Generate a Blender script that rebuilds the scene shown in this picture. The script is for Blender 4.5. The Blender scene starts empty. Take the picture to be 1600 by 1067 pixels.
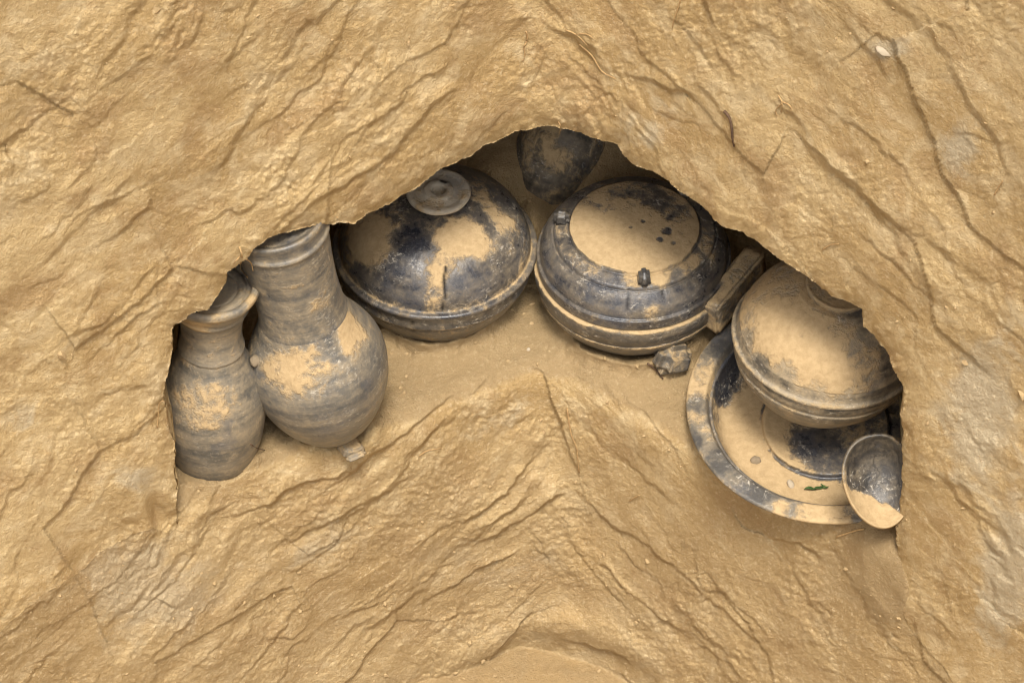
import bpy, math, random
import numpy as np
from mathutils import Vector, Matrix
from mathutils.bvhtree import BVHTree

# ------------------------------------------------------------------ camera, sky, sun, exposure
S = bpy.context.scene
C = S.collection
EL = math.radians(46.0)                       # the camera looks down into the corner of the pit
SE, CE = math.sin(EL), math.cos(EL)
DIST, PX = 4.5, 0.00075                       # 1 photo pixel is 0.75 mm at the origin
NRM = Vector((0, -CE, SE)); UPV = Vector((0, SE, CE))
CAM = NRM * DIST
cd = bpy.data.cameras.new('camera'); cam = bpy.data.objects.new('camera', cd); C.objects.link(cam)
cam.location = CAM
cam.rotation_euler = (math.pi / 2 - EL, 0, 0)
cd.sensor_width = 36; cd.lens = 36 * DIST / (1600 * PX); cd.clip_start = 0.1; cd.clip_end = 200
S.camera = cam
S.render.engine = 'CYCLES'
S.cycles.use_denoising = True; S.cycles.max_bounces = 5; S.cycles.diffuse_bounces = 4; S.cycles.glossy_bounces = 2
S.cycles.filter_width = 1.2

SUN_EL, SUN_AZ = 66.0, 176.0                  # azimuth clockwise from +Y (away from camera)
world = bpy.data.worlds.new('World'); S.world = world; world.use_nodes = True
wn, wl = world.node_tree.nodes, world.node_tree.links
wn.clear()
sky = wn.new('ShaderNodeTexSky'); sky.sky_type = 'NISHITA'; sky.sun_disc = False
sky.sun_elevation = math.radians(SUN_EL); sky.sun_rotation = math.radians(SUN_AZ)
sky.air_density = 1.0; sky.dust_density = 4.0
hs = wn.new('ShaderNodeHueSaturation'); hs.inputs['Saturation'].default_value = 0.3
bg = wn.new('ShaderNodeBackground'); bg.inputs['Strength'].default_value = 0.13
wo = wn.new('ShaderNodeOutputWorld')
wl.new(sky.outputs[0], hs.inputs['Color']); wl.new(hs.outputs[0], bg.inputs[0]); wl.new(bg.outputs[0], wo.inputs[0])
sl = bpy.data.lights.new('sun', 'SUN'); sl.energy = 2.1; sl.angle = math.radians(12); sl.color = (1.0, 0.95, 0.87)
so = bpy.data.objects.new('sun', sl); C.objects.link(so)
_a, _e = math.radians(SUN_AZ), math.radians(SUN_EL)
sdir = Vector((math.sin(_a) * math.cos(_e), math.cos(_a) * math.cos(_e), math.sin(_e)))
so.rotation_euler = sdir.to_track_quat('Z', 'Y').to_euler()
S.view_settings.view_transform = 'Standard'; S.view_settings.look = 'None'
S.view_settings.gamma = 1.0; S.view_settings.use_curve_mapping = False
S.view_settings.exposure = 1.10

# ------------------------------------------------------------------ helpers
rng = np.random.default_rng(11)
random.seed(5)

def ray(u, v):
    return (-NRM * DIST + Vector((1, 0, 0)) * ((u - 800) * PX) + UPV * ((533.5 - v) * PX))

def at_z(u, v, z):
    d = ray(u, v); return CAM + d * ((z - CAM.z) / d.z)

def at_y(u, v, y):
    d = ray(u, v); return CAM + d * ((y - CAM.y) / d.y)

_perm = np.concatenate([rng.permutation(512)] * 3).astype(np.int32)
_ga = rng.random(512) * 2 * np.pi
_gx, _gy = np.cos(_ga).astype(np.float32), np.sin(_ga).astype(np.float32)
_rv = rng.random((4, 512)).astype(np.float32)

def pn(x, y, seed=0):
    x = np.asarray(x, np.float32); y = np.asarray(y, np.float32)
    xf = np.floor(x); yf = np.floor(y)
    xi = xf.astype(np.int32) + seed * 37; yi = yf.astype(np.int32) + seed * 101
    fx = x - xf; fy = y - yf
    def g(ix, iy, dx, dy):
        h = _perm[_perm[ix & 511] + (iy & 511)]
        return _gx[h] * dx + _gy[h] * dy
    ux = fx * fx * fx * (fx * (fx * 6 - 15) + 10); uy = fy * fy * fy * (fy * (fy * 6 - 15) + 10)
    a = g(xi, yi, fx, fy); b = g(xi + 1, yi, fx - 1, fy)
    c = g(xi, yi + 1, fx, fy - 1); d = g(xi + 1, yi + 1, fx - 1, fy - 1)
    return 1.5 * ((a + (b - a) * ux) * (1 - uy) + (c + (d - c) * ux) * uy)

def fbm(x, y, o=4, seed=0, gain=0.5, ridged=False):
    s = 0; a = 1.0; t = 0; f = 1.0
    for i in range(o):
        n = pn(x * f, y * f, seed + i)
        if ridged: n = 1 - 2 * np.abs(n)
        s = s + a * n; t += a; a *= gain; f *= 2.03
    return s / t

def vor(x, y, seed=0):
    xf = np.floor(x); yf = np.floor(y); xi = xf.astype(np.int32); yi = yf.astype(np.int32)
    f1 = np.full(x.shape, 9., np.float32); f2 = f1.copy(); hh = np.zeros(x.shape, np.int32)
    bx = np.zeros_like(f1); by = np.zeros_like(f1)
    for oy in (-1, 0, 1):
        for ox in (-1, 0, 1):
            h = _perm[_perm[(xi + ox + seed * 37) & 511] + ((yi + oy + seed * 101) & 511)]
            dx = xf + ox + .1 + .8 * _rv[0][h] - x; dy = yf + oy + .1 + .8 * _rv[1][h] - y
            d = dx * dx + dy * dy
            m = d < f1
            f2 = np.where(m, f1, np.minimum(f2, d)); f1 = np.where(m, d, f1)
            hh = np.where(m, h, hh); bx = np.where(m, dx, bx); by = np.where(m, dy, by)
    return np.sqrt(f1), np.sqrt(f2), hh, bx, by

def sstep(a, b, x):
    t = np.clip((x - a) / (b - a), 0, 1); return t * t * (3 - 2 * t)

def smin(a, b, k):
    h = np.clip(.5 + .5 * (b - a) / k, 0, 1); return b + (a - b) * h - k * h * (1 - h)

def smax(a, b, k): return -smin(-a, -b, k)

def mesh_np(name, co, faces, mat, parent=None, smooth=True, attrs=None):
    co = np.ascontiguousarray(co, np.float32)
    me = bpy.data.meshes.new(name)
    if isinstance(faces, np.ndarray):
        k = faces.shape[1]; flat = faces.astype(np.int32).ravel(); n = len(faces)
        st = np.arange(0, n * k, k, dtype=np.int32)
    else:
        flat = np.array([i for f in faces for i in f], np.int32); n = len(faces)
        ln = np.array([len(f) for f in faces], np.int32); st = np.concatenate([[0], np.cumsum(ln)[:-1]]).astype(np.int32)
    me.vertices.add(len(co)); me.vertices.foreach_set('co', co.ravel())
    me.loops.add(len(flat)); me.loops.foreach_set('vertex_index', flat)
    me.polygons.add(n); me.polygons.foreach_set('loop_start', st)
    me.update(calc_edges=True)
    me.polygons.foreach_set('use_smooth', np.full(n, smooth))
    for k, v in (attrs or {}).items():
        at = me.attributes.new(k, 'FLOAT', 'POINT'); at.data.foreach_set('value', np.ascontiguousarray(v, np.float32))
    if mat: me.materials.append(mat)
    o = bpy.data.objects.new(name, me); C.objects.link(o)
    if parent: o.parent = parent
    return o

def tag(o, label, cat, group=None):
    o['label'] = label; o['category'] = cat
    if group: o['group'] = group
    return o

def thing(name, label, cat, loc=(0, 0, 0), group=None):
    o = bpy.data.objects.new(name, None); C.objects.link(o); o.location = loc; o.empty_display_size = .05
    return tag(o, label, cat, group)

# ------------------------------------------------------------------ materials
class NT:
    def __init__(s, name):
        s.m = bpy.data.materials.new(name); s.m.use_nodes = True
        s.n = s.m.node_tree.nodes; s.l = s.m.node_tree.links
        s.b = s.n['Principled BSDF']
        s.co = s.n.new('ShaderNodeTexCoord').outputs['Object']
    def set(s, sock, v):
        if hasattr(v, 'is_linked') or isinstance(v, bpy.types.NodeSocket): s.l.new(v, sock)
        else: sock.default_value = v
    def attr(s, n):
        a = s.n.new('ShaderNodeAttribute'); a.attribute_name = n; return a.outputs['Fac']
    def noise(s, scale, detail=4, rough=.5, vec=None, dist=0.0, off=None, sc=None):
        v = vec or s.co
        if off or sc:
            mp = s.n.new('ShaderNodeMapping'); s.l.new(v, mp.inputs[0]); v = mp.outputs[0]
            if off: mp.inputs['Location'].default_value = off
            if sc: mp.inputs['Scale'].default_value = sc
        t = s.n.new('ShaderNodeTexNoise'); t.inputs['Scale'].default_value = scale
        t.inputs['Detail'].default_value = detail; t.inputs['Roughness'].default_value = rough
        t.inputs['Distortion'].default_value = dist
        s.l.new(v, t.inputs['Vector']); return t.outputs['Fac']
    def math(s, op, a, b=0.0, c=0.0):
        t = s.n.new('ShaderNodeMath'); t.operation = op
        s.set(t.inputs[0], a); s.set(t.inputs[1], b); s.set(t.inputs[2], c); return t.outputs[0]
    def step(s, x, a, b):
        t = s.n.new('ShaderNodeMapRange'); t.interpolation_type = 'SMOOTHSTEP'
        s.set(t.inputs[0], x); t.inputs[1].default_value = a; t.inputs[2].default_value = b; return t.outputs[0]
    def mix(s, f, a, b):
        t = s.n.new('ShaderNodeMix'); t.data_type = 'RGBA'
        s.set(t.inputs[0], f)
        s.set(t.inputs[6], a if not isinstance(a, tuple) else (*a, 1)); s.set(t.inputs[7], b if not isinstance(b, tuple) else (*b, 1))
        return t.outputs[2]
    def mixf(s, f, a, b):
        t = s.n.new('ShaderNodeMix'); t.data_type = 'FLOAT'
        s.set(t.inputs[0], f); s.set(t.inputs[2], a); s.set(t.inputs[3], b); return t.outputs[0]
    def bump(s, h, dist, strength=1.0, prev=None):
        t = s.n.new('ShaderNodeBump'); t.inputs['Distance'].default_value = dist; t.inputs['Strength'].default_value = strength
        s.l.new(h, t.inputs['Height'])
        if prev is not None: s.l.new(prev, t.inputs['Normal'])
        return t.outputs[0]
    def out(s, col, rough, spec=.5, normal=None):
        s.set(s.b.inputs['Base Color'], col if not isinstance(col, tuple) else (*col, 1))
        s.set(s.b.inputs['Roughness'], rough); s.set(s.b.inputs['Specular IOR Level'], spec)
        if normal is not None: s.l.new(normal, s.b.inputs['Normal'])
        return s.m

MUD = (0.255, 0.177, 0.088)

def earth_material():
    t = NT('loess_earth')
    big = t.noise(5, 4, .6); mid = t.noise(26, 5, .62, dist=.6); fine = t.noise(200, 5, .75); grain = t.noise(1100, 2, .6)
    c = t.mix(t.step(big, .38, .62), (.51, .368, .185), (.40, .272, .124))
    c = t.mix(t.math('MULTIPLY', t.step(mid, .44, .68), .6), c, (.60, .470, .280))
    c = t.mix(t.math('MULTIPLY', t.step(t.noise(13, 6, .65, off=(3, 1, 7)), .50, .66), .75), c, (.36, .235, .110))
    # grey silt smears
    silt = t.step(t.math('ADD', t.attr('silt'), t.math('MULTIPLY', t.math('SUBTRACT', mid, .5), 1.2)), .3, .8)
    c = t.mix(t.math('MULTIPLY', silt, .85), c, (.45, .375, .255))
    # smooth mud
    sm = t.attr('smooth')
    c = t.mix(t.math('MULTIPLY', sm, .97), c, t.mix(t.step(big, .35, .7), MUD, (.31, .217, .110)))
    c = t.mix(t.math('MULTIPLY', t.step(t.math('ADD', t.attr('ochre'), t.math('MULTIPLY', t.math('SUBTRACT', mid, .5), .9)), .2, .9), .6), c, (.47, .30, .115))
    c = t.mix(t.math('MULTIPLY', t.attr('darken'), .75), c, (.30, .208, .104))  # darker brown mixed in by mask
    c = t.mix(t.math('MULTIPLY', t.step(fine, .52, .70), t.mixf(sm, .55, .2)), c, (.64, .50, .31))
    c = t.mix(t.math('MULTIPLY', t.step(fine, .47, .30), t.mixf(sm, .55, .25)), c, (.26, .165, .072))
    c = t.mix(t.math('MULTIPLY', t.step(t.noise(95, 5, .7, off=(4, 4, 1)), .55, .70), .35), c, (.33, .215, .10))
    c = t.mix(t.math('MULTIPLY', t.step(grain, .66, .74), .4), c, (.7, .58, .42))
    h = t.math('ADD', t.math('MULTIPLY', t.noise(420, 4, .65), .7), t.math('MULTIPLY', grain, .3))
    h = t.math('ADD', h, t.math('MULTIPLY', t.noise(210, 6, .8, dist=.3), 1.1))
    nrm = t.bump(h, .0026, .9)
    return t.out(c, t.mixf(sm, 1.0, .85), t.mixf(sm, .03, .15), nrm)

def pot_material(name, dark, brown, gloss=.34, rings=60., dust=.5, scuff=.45, seed=0., mudk=1.0):
    t = NT(name)
    off = (seed, seed * .7, -seed)
    n1 = t.noise(16, 5, .62, off=off, dist=.5); n2 = t.noise(60, 5, .65, off=off, dist=.4); n3 = t.noise(260, 4, .7, off=off); ns = t.noise(120, 5, .75, off=off, dist=.8, sc=(1, 1, 2.2))
    ring = t.noise(rings, 3, .6, off=off, sc=(.08, .08, 1.4))
    streak = t.noise(34, 4, .6, off=off, sc=(1, 1, .12))
    c = t.mix(t.step(t.math('ADD', t.math('MULTIPLY', n1, .55), t.math('MULTIPLY', ring, .45)), .38, .62), dark, brown)
    c = t.mix(t.math('MULTIPLY', t.step(n3, .55, .75), .4), c, tuple(min(1, x * 2.2) for x in brown))
    # thin film of dust, streaked by wiping
    f = t.attr('mud')
    n4 = t.noise(130, 5, .72, off=off, dist=.3)
    d = t.math('ADD', t.math('MULTIPLY', f, .8), t.math('ADD', t.math('MULTIPLY', t.math('SUBTRACT', n2, .5), 1.5), t.math('ADD', t.math('MULTIPLY', t.math('SUBTRACT', ring, .5), .9), t.math('MULTIPLY', t.math('SUBTRACT', n4, .5), .9))))
    thin = t.math('MULTIPLY', t.step(d, -.25, .75), dust)
    c = t.mix(thin, c, (.33, .255, .155))
    # wiped, bluish bare slip
    c = t.mix(t.math('MULTIPLY', t.step(t.noise(22, 4, .6, off=(seed + 5, 2, 1)), .56, .66), .35), c, (.070, .073, .084))
    # pale scuffs
    sc = t.math('MULTIPLY', t.step(t.math('ADD', t.math('MULTIPLY', n3, .25), t.math('MULTIPLY', ns, .80)), .545, .70), t.math('MULTIPLY', t.step(t.noise(19, 5, .6, off=(seed, 9, 3)), .46, .62), scuff))
    c = t.mix(sc, c, (.56, .50, .40))
    # thick mud, hard edged
    e = t.math('ADD', t.math('MULTIPLY', f, mudk), t.math('ADD', t.math('MULTIPLY', t.math('SUBTRACT', n1, .5), 1.0), t.math('ADD', t.math('MULTIPLY', t.math('SUBTRACT', n2, .5), 1.5), t.math('MULTIPLY', t.math('SUBTRACT', n4, .5), .75))))
    mud = t.step(e, .34, .80)
    c = t.mix(t.math('MULTIPLY', mud, .93), c, t.mix(t.step(n4, .3, .7), (.33, .228, .115), (.43, .305, .160)))
    c = t.mix(t.attr('crack'), c, (.012, .009, .006))
    r = t.mixf(thin, t.mixf(n2, gloss - .1, gloss + .22), .75)
    r = t.mixf(mud, r, .85)
    h = t.math('ADD', t.math('MULTIPLY', mud, .9), t.math('ADD', t.math('MULTIPLY', n4, .5), t.math('ADD', t.math('MULTIPLY', n3, .3), t.math('MULTIPLY', ring, .4))))
    nrm = t.bump(h, .0014, .9)
    return t.out(c, r, t.mixf(mud, .5, .2), nrm)

def plain_material(name, a, b, scale=120, rough=.8, bump=.0006):
    t = NT(name); n = t.noise(scale, 4, .65)
    return t.out(t.mix(t.step(n, .3, .7), a, b), rough, .3, t.bump(n, bump, .8))

M_EARTH = earth_material()
M_JAR = pot_material('grey_brown_pottery', (.066, .063, .056), (.140, .122, .094), .40, 70, .74, .22, 1.3, .85)
M_JAR2 = pot_material('grey_burnished_pottery', (.058, .059, .059), (.130, .116, .094), .28, 60, .68, .6, 4.1, .95)
M_BLACK = pot_material('black_burnished_pottery', (.020, .021, .026), (.060, .058, .060), .22, 40, .45, 1.0, 7.7)
M_BLACK2 = pot_material('black_grey_pottery', (.022, .022, .024), (.070, .064, .056), .28, 40, .58, 1.0, 12.2)
M_FILM = pot_material('dust_filmed_pottery', (.030, .029, .027), (.085, .074, .058), .36, 70, .95, 1.0, 23.7, .80)
M_DARK = pot_material('dark_pottery', (.018, .017, .016), (.046, .040, .034), .38, 50, .5, .8, 16.)  # darkest clay, used for the back jar and the oval cup
M_KNOB = pot_material('pale_grey_pottery', (.27, .24, .185), (.40, .34, .25), .65, 60, .5, .3, 19.)
M_ROOT = plain_material('pale_root', (.42, .28, .12), (.30, .18, .08), 300, .85, .0002)
M_TWIG = plain_material('dark_twig', (.06, .035, .02), (.12, .07, .04), 300, .85, .0002)
M_STONE = plain_material('pale_stone', (.22, .165, .105), (.15, .115, .07), 90, .9, .0012)
M_WSTONE = plain_material('buff_flake', (.40, .33, .235), (.33, .26, .175), 90, .85)
M_LEAF = plain_material('green_leaf', (.035, .075, .02), (.07, .11, .03), 200, .55, .0002)
M_CLOD = plain_material('earth_clod', (.30, .205, .098), (.40, .285, .145), 200, .92, .0012)

# ------------------------------------------------------------------ earth: shared height field over a plane tilted like the pit corner
XC = 0.05
def y_wall(x):
    k = .5 * (.68 + .95); dk = .5 * (.95 - .68)
    a = x - XC
    return -.03 - (k * (np.sqrt(a * a + .05 ** 2) - .05) + dk * a)

def n_wall0(x, w): return (w * SE - y_wall(x)) / CE
ZPIT = at_y(880, 1032, -.08).z

STEP = .00125
def axis(a, b, far, step):
    core = np.arange(a, b, step); out = []; p = b; s = step
    while p < far[1]: s *= 1.25; p += s; out.append(p)
    inn = []; p = a; s = step
    while p > far[0]: s *= 1.25; p -= s; inn.append(p)
    return np.concatenate([inn[::-1], core, out])
ax = axis(-.665, .665, (-1.7, 1.7), STEP); aw = axis(-.465, .415, (-2.3, 1.0), STEP)
NX, NW = len(ax), len(aw)
X, W = np.meshgrid(ax, aw); X = X.astype(np.float32); W = W.astype(np.float32)

def to_xw(u, v):
    x, w = (u - 800) * PX, (533.5 - v) * PX
    a, b = x, w
    for i in range(30):
        n = float(n_wall0(np.float64(a), b)); k = (DIST - n) / DIST; a, b = x * k, w * k
    return a, b

Q = [(-700, 1500), (-300, 1190), (-100, 1045), (0, 985), (60, 935), (120, 895), (160, 862), (200, 838), (236, 826), (262, 834), (273, 822),
     (276, 770), (272, 735), (270, 690), (258, 655), (254, 620), (262, 580), (267, 540), (268, 510), (285, 500), (300, 490), (325, 482), (338, 462),
     (350, 440), (355, 425), (385, 405), (395, 390), (420, 372), (450, 360), (480, 353), (520, 350), (528, 345), (545, 347), (553, 348), (575, 335),
     (605, 318), (640, 300), (665, 280), (700, 258), (740, 240), (765, 222), (800, 207), (830, 200), (868, 194), (885, 200), (905, 207), (930, 217),
     (955, 222), (965, 225), (970, 240), (990, 256), (1020, 268), (1050, 288), (1080, 310), (1105, 330), (1130, 355), (1160, 362), (1190, 383),
     (1220, 405), (1260, 430), (1300, 462), (1335, 475), (1350, 485), (1351, 510), (1370, 525), (1390, 550), (1400, 580), (1415, 605), (1417, 630),
     (1410, 650), (1413, 690), (1413, 760), (1406, 830), (1404, 880), (1400, 930), (1425, 985), (1470, 1040), (1530, 1130), (1620, 1300), (1700, 1500)]
QP = np.array([to_xw(u, v) for u, v in Q])

def poly_sd(px, py, P, closed=True):
    d2 = np.full(px.shape, 1e9, np.float32); inside = np.zeros(px.shape, bool); n = len(P)
    for i in range(n if closed else n - 1):
        a = P[i]; b = P[(i + 1) % n]; ex, ey = b[0] - a[0], b[1] - a[1]
        t = np.clip(((px - a[0]) * ex + (py - a[1]) * ey) / (ex * ex + ey * ey + 1e-12), 0, 1)
        dx = px - a[0] - t * ex; dy = py - a[1] - t * ey
        d2 = np.minimum(d2, dx * dx + dy * dy)
        if closed:
            c = (a[1] > py) != (b[1] > py)
            inside ^= c & (px < a[0] + ex * (py - a[1]) / (ey if abs(ey) > 1e-9 else 1e-9))
    return np.sqrt(d2), inside

dq, ins = poly_sd(X, W, QP)
D = np.where(ins, -dq, dq).astype(np.float32)          # > 0 : the front wall stands here
nicheD, _ = poly_sd(X, W, QP[11:75], closed=False)       # distance from the rim of the niche
D = D + .0046 * fbm(X * 36, W * 36, 5, 70, .62)

# --- surface relief of the dug earth: tool strokes run down to either side of the corner
def relief(side):
    th = math.radians(46 if side < 0 else -52); sd = 0 if side < 0 else 40
    ct, st = math.cos(th), math.sin(th)
    wx = .030 * fbm(X * 2.6, W * 2.6, 2, sd + 1) + .007 * fbm(X * 14, W * 14, 3, sd + 2)
    wy = .030 * fbm(X * 2.6, W * 2.6, 2, sd + 3) + .007 * fbm(X * 14, W * 14, 3, sd + 4)
    fx = .0026 * fbm(X * 70, W * 70, 4, sd + 3, .6); fy = .0026 * fbm(X * 70, W * 70, 4, sd + 4, .6)
    xx, ww = X + wx + fx, W + wy + fy
    a = xx * ct + ww * st; c = -xx * st + ww * ct
    h = .020 * fbm(a * 3.5, c * 8, 3, sd + 5)
    # broad tool-cut planes
    def planes(fa, fc, amp, sdd, tilt, mask=1):
        f1, f2, hh, dx, dy = vor(a * fa, c * fc, sdd)
        r = _rv[2][hh]; q = _rv[3][hh]
        return amp * mask * ((r - .5) + dy * (q - .25) * tilt + dx * (r * 7 % 1 - .5) * tilt * .3)
    m1 = sstep(-.30, .10, fbm(X * 4 + 3, W * 4, 2, sd + 15)); m2 = sstep(-.15, .25, fbm(X * 6, W * 6 + 5, 2, sd + 18))
    m3 = sstep(-.25, .20, fbm(X * 8 + 7, W * 8 + 5, 3, sd + 21))
    h += planes(5.5, 13, .0105, sd + 14, 1.3, m1)
    h += planes(13, 30, .0045, sd + 17, 1.5, m2)
    h += planes(32, 58, .0018, sd + 19, 1.7, m3)
    # flakes lapping like shingles: each swells towards its lower edge and drops off there
    def shingle(f, amp, ka, kc, K, sdd, hold):
        p = c * f + K * fbm(a * ka, c * kc, 5, sdd, .58)
        fr = p - np.floor(p)
        v = np.where(fr > .06, 1 - (fr - .06) / .94, fr / .06)
        k = sstep(hold, hold + .4, fbm(a * ka * .8 + 9, c * kc * .6, 3, sdd + 7))
        return amp * k * v
    h += shingle(8, .0095, 3, 8, .9, sd + 6, -.15)
    h += shingle(22, .0062, 7, 20, 1.0, sd + 9, -.1)
    # lumpy smeared clay: rounded swellings with creases between
    b = 0; am = 1.0; f_ = 1.0
    for o_ in range(5):
        b = b + am * np.abs(pn(a * 13 * f_, c * 24 * f_, sd + 26 + o_)); am *= .58; f_ *= 2.02
    h += .0062 * b * (.12 + .95 * m2 * sstep(-.2, .2, fbm(X * 5 + 11, W * 5, 3, sd + 33)))
    # fine streaks along the stroke
    h += .0016 * fbm(a * 14, c * 130, 3, sd + 20) * sstep(.1, -.2, fbm(X * 7, W * 7, 2, sd + 24))
    return h

sideb = sstep(-.05, .05, X - XC - .16 * fbm(X * 6, W * 8, 4, 90))
relL = relief(-1); relR = relief(1)
R0 = relL * (1 - sideb) + relR * sideb
crumb = .22 + .9 * sstep(-.05, .35, fbm(X * 8, W * 8, 4, 31))
F1, F2, HH, DX, DY = vor(X * 190, W * 190, 33)
clods = np.clip(.62 - F1, 0, 1) * (_rv[2][HH] > .45) * _rv[3][HH]
rough = .30 + .95 * sstep(-.25, .25, fbm(X * 6 + 2, W * 6, 3, 29))
R0 = R0 + rough * .0054 * fbm(X * 36, W * 38, 5, 34, .62) + crumb * (.0050 * fbm(X * 110, W * 120, 3, 38, .65) + .0050 * clods * sstep(.0, .4, fbm(X * 12, W * 12, 3, 41)))
R0 = R0 + .0010 * fbm(X * 280, W * 300, 2, 44)

def gauss(u, v, ru, rv=None, rot=0):
    x, w = to_xw(u, v); rv = rv or ru; c, s = math.cos(rot), math.sin(rot)
    a = ((X - x) * c + (W - w) * s) / (ru * PX); b = (-(X - x) * s + (W - w) * c) / (rv * PX)
    return np.exp(-(a * a + b * b))

def scarp(pts, h, width=30, side=1):
    """a flake edge: ground rises to the line and drops off sharply beyond it"""
    P = np.array([to_xw(u, v) for u, v in pts]); d, _ = poly_sd(X, W, P, closed=False)
    best = np.full(X.shape, 1e9, np.float32); sg = np.ones_like(best); al = np.zeros_like(best)
    n = len(P) - 1
    for i in range(n):
        a, b = P[i], P[i + 1]; ex, ey = b - a; L = math.hypot(ex, ey)
        tt = ((X - a[0]) * ex + (W - a[1]) * ey) / (L * L); t = np.clip(tt, 0, 1)
        dd = np.hypot(X - a[0] - t * ex, W - a[1] - t * ey)
        m = dd < best; best = np.where(m, dd, best)
        sg = np.where(m, (ex * (W - a[1]) - ey * (X - a[0])) / L, sg); al = np.where(m, (i + t) / n, al)
    sd = np.sign(sg) * best * side + .0022 * fbm(X * 70, W * 70, 3, 51) + .011 * fbm(X * 20, W * 20, 3, 54)
    fade = sstep(0, .18, al) * sstep(1, .82, al) * np.clip(.55 + 1.6 * fbm(X * 13, W * 13, 2, 57), 0, 1.3)
    up = np.exp(-np.maximum(sd, 0) / (width * PX)) * sstep(-.0015, .0015, sd)
    dn = -.5 * np.exp(-np.maximum(-sd, 0) / (width * .5 * PX)) * sstep(.0015, -.0015, sd)
    return h * fade * (up + dn)

scl = [([(850, 28), (905, 62), (960, 110), (1030, 130), (1100, 160)], .010, 45, -1),
       ([(770, 40), (830, 28), (880, 48), (930, 95), (985, 150)], .008, 40, -1),
       ([(1180, 120), (1235, 180), (1262, 215), (1290, 260), (1360, 305)], .008, 40, -1),
       ([(1290, 20), (1350, 75), (1400, 130), (1470, 195), (1590, 240)], .008, 40, -1),
       ([(300, 130), (275, 160), (250, 200), (240, 250), (200, 300)], .006, 40, 1),
       ([(60, 560), (160, 500), (215, 450), (250, 400)], .007, 30, -1),
       ([(0, 460), (70, 410), (150, 330), (230, 260)], .006, 40, -1),
       ([(330, 250), (420, 190), (500, 120), (520, 60)], .006, 45, -1),
       ([(1130, 620), (1180, 690), (1100, 740)], .0, 30, 1),
       ([(1440, 690), (1500, 770), (1560, 830), (1620, 880)], .006, 40, -1),
       ([(1330, 300), (1420, 360), (1500, 420), (1590, 500)], .006, 40, -1)]
RS = 0
for p, h, wd, sd in scl:
    if h: RS = RS + scarp(p, h, wd, -sd)
lowscl = [([(300, 830), (400, 790), (480, 755), (560, 735), (620, 690), (680, 640), (760, 590)], .010, 40, 1),
          ([(420, 860), (520, 815), (600, 770), (680, 700)], .008, 35, 1),
          ([(180, 950), (240, 938), (280, 950)], .009, 25, 1),
          ([(600, 950), (690, 880), (780, 830), (850, 780), (890, 770)], .009, 35, 1),
          ([(590, 990), (680, 930), (760, 880), (850, 840)], .008, 30, 1),
          ([(700, 830), (790, 770), (850, 690), (890, 660)], .008, 35, 1),
          ([(880, 650), (940, 690), (1000, 740), (1060, 790)], .008, 35, 1),
          ([(890, 760), (960, 820), (1050, 880), (1130, 960), (1200, 1010)], .009, 35, 1),
          ([(900, 850), (980, 920), (1060, 980), (1140, 1040)], .008, 30, 1),
          ([(1190, 835), (1250, 850), (1300, 880)], .010, 25, 1),
          ([(820, 990), (870, 985), (930, 1010), (1000, 1040)], .012, 40, 1)]
RL = 0
for p, h, wd, sd in lowscl: RL = RL + scarp(p, h, wd, sd)
del relL, relR

# rounded clod lump stuck on the left wall
lump = gauss(437, 270, 32, 52) + .7 * gauss(440, 305, 22, 20)
R0 = R0 + .009 * np.clip(lump, 0, 1) * (.4 + 1.2 * clods + .6 * fbm(X * 90, W * 90, 3, 61))

NF = n_wall0(X, W) + .9 * R0 + .75 * RS
# the lip of the niche: crumbled, rounded off
lipm = np.exp(-np.maximum(nicheD, 0) / .010) * sstep(-.36, -.3, W)
NF = NF - .018 * np.exp(-np.maximum(nicheD, 0) / .010) * sstep(-.36, -.3, W) + lipm * (.013 * fbm(X * 60, W * 60, 4, 63, .6))
NF = np.maximum(NF, (ZPIT - W * CE) / SE)

# --- pots: where they stand (base centre, radius) so the silt banks up against them
pA = at_z(680, 388, .088); pA.z = 0
pB = at_z(990, 399, .10); pB.z = 0
pJ2 = at_z(526, 675, 0.0)
pJ1 = at_z(327, 640, .075); pJ1.z = 0
pP = at_z(1292, 643, .02)
pC = at_z(1274, 532, .13); pC.z = .035
BANK = [(pA, .072, .024), (pB, .080, .026), (pJ2, .045, .018), (pJ1, .048, .016)]

# --- inner sheet: niche floor, its back wall, the face below the sill and the pit floor
nw = n_wall0(X, W)
setb = .0015 + .025 * sstep(.22, .0, np.abs(nicheD)) * sstep(-.42, -.25, W)
_a = X - XC
nlow = nw - setb + .815 * (np.sqrt(_a * _a + .09 ** 2) - np.sqrt(_a * _a + .05 ** 2)) / CE * sstep(.42, .15, np.abs(_a)) + .9 * R0 + 1.0 * RL - .000 
nfl = -W * CE / SE
m_, y0_ = .8, .090
nbk = (-m_ * y0_ - W * (CE - m_ * SE)) / (SE + m_ * CE)
nback = (W * SE - (.30 + .25 * np.clip(-.45 * np.abs(X), -1, 0))) / CE
floorn = .0065 * fbm(X * 20, W * 20, 4, 75) + .0013 * fbm(X * 110, W * 110, 3, 78) + .0040 * np.clip(.45 - F1, 0, 1) * (_rv[2][HH] > .80) * sstep(-.2, .3, fbm(X * 16, W * 16, 3, 79))
inner = smax(nfl, nbk, .03) + floorn
Yp = W * SE - inner * CE
for p, r, h in BANK:
    dd = np.hypot(X - p.x, Yp - p.y)
    inner = inner + h / SE * np.exp(-np.maximum(dd - r, 0) / .022) * (1 + .5 * fbm(X * 30, W * 30, 3, 77)) * sstep(r - .03, r, dd)
inner = inner + .040 * gauss(838, 345, 26, 40) + .04 * gauss(770, 260, 60, 60) + .03 * gauss(930, 225, 70, 70)
inner = inner - .045 * sstep(.152, .135, np.hypot(X - pP.x, Yp - pP.y))
inner_ = inner + .35 * np.maximum(sstep(-.398, -.428, X), sstep(.462, .492, X))
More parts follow.
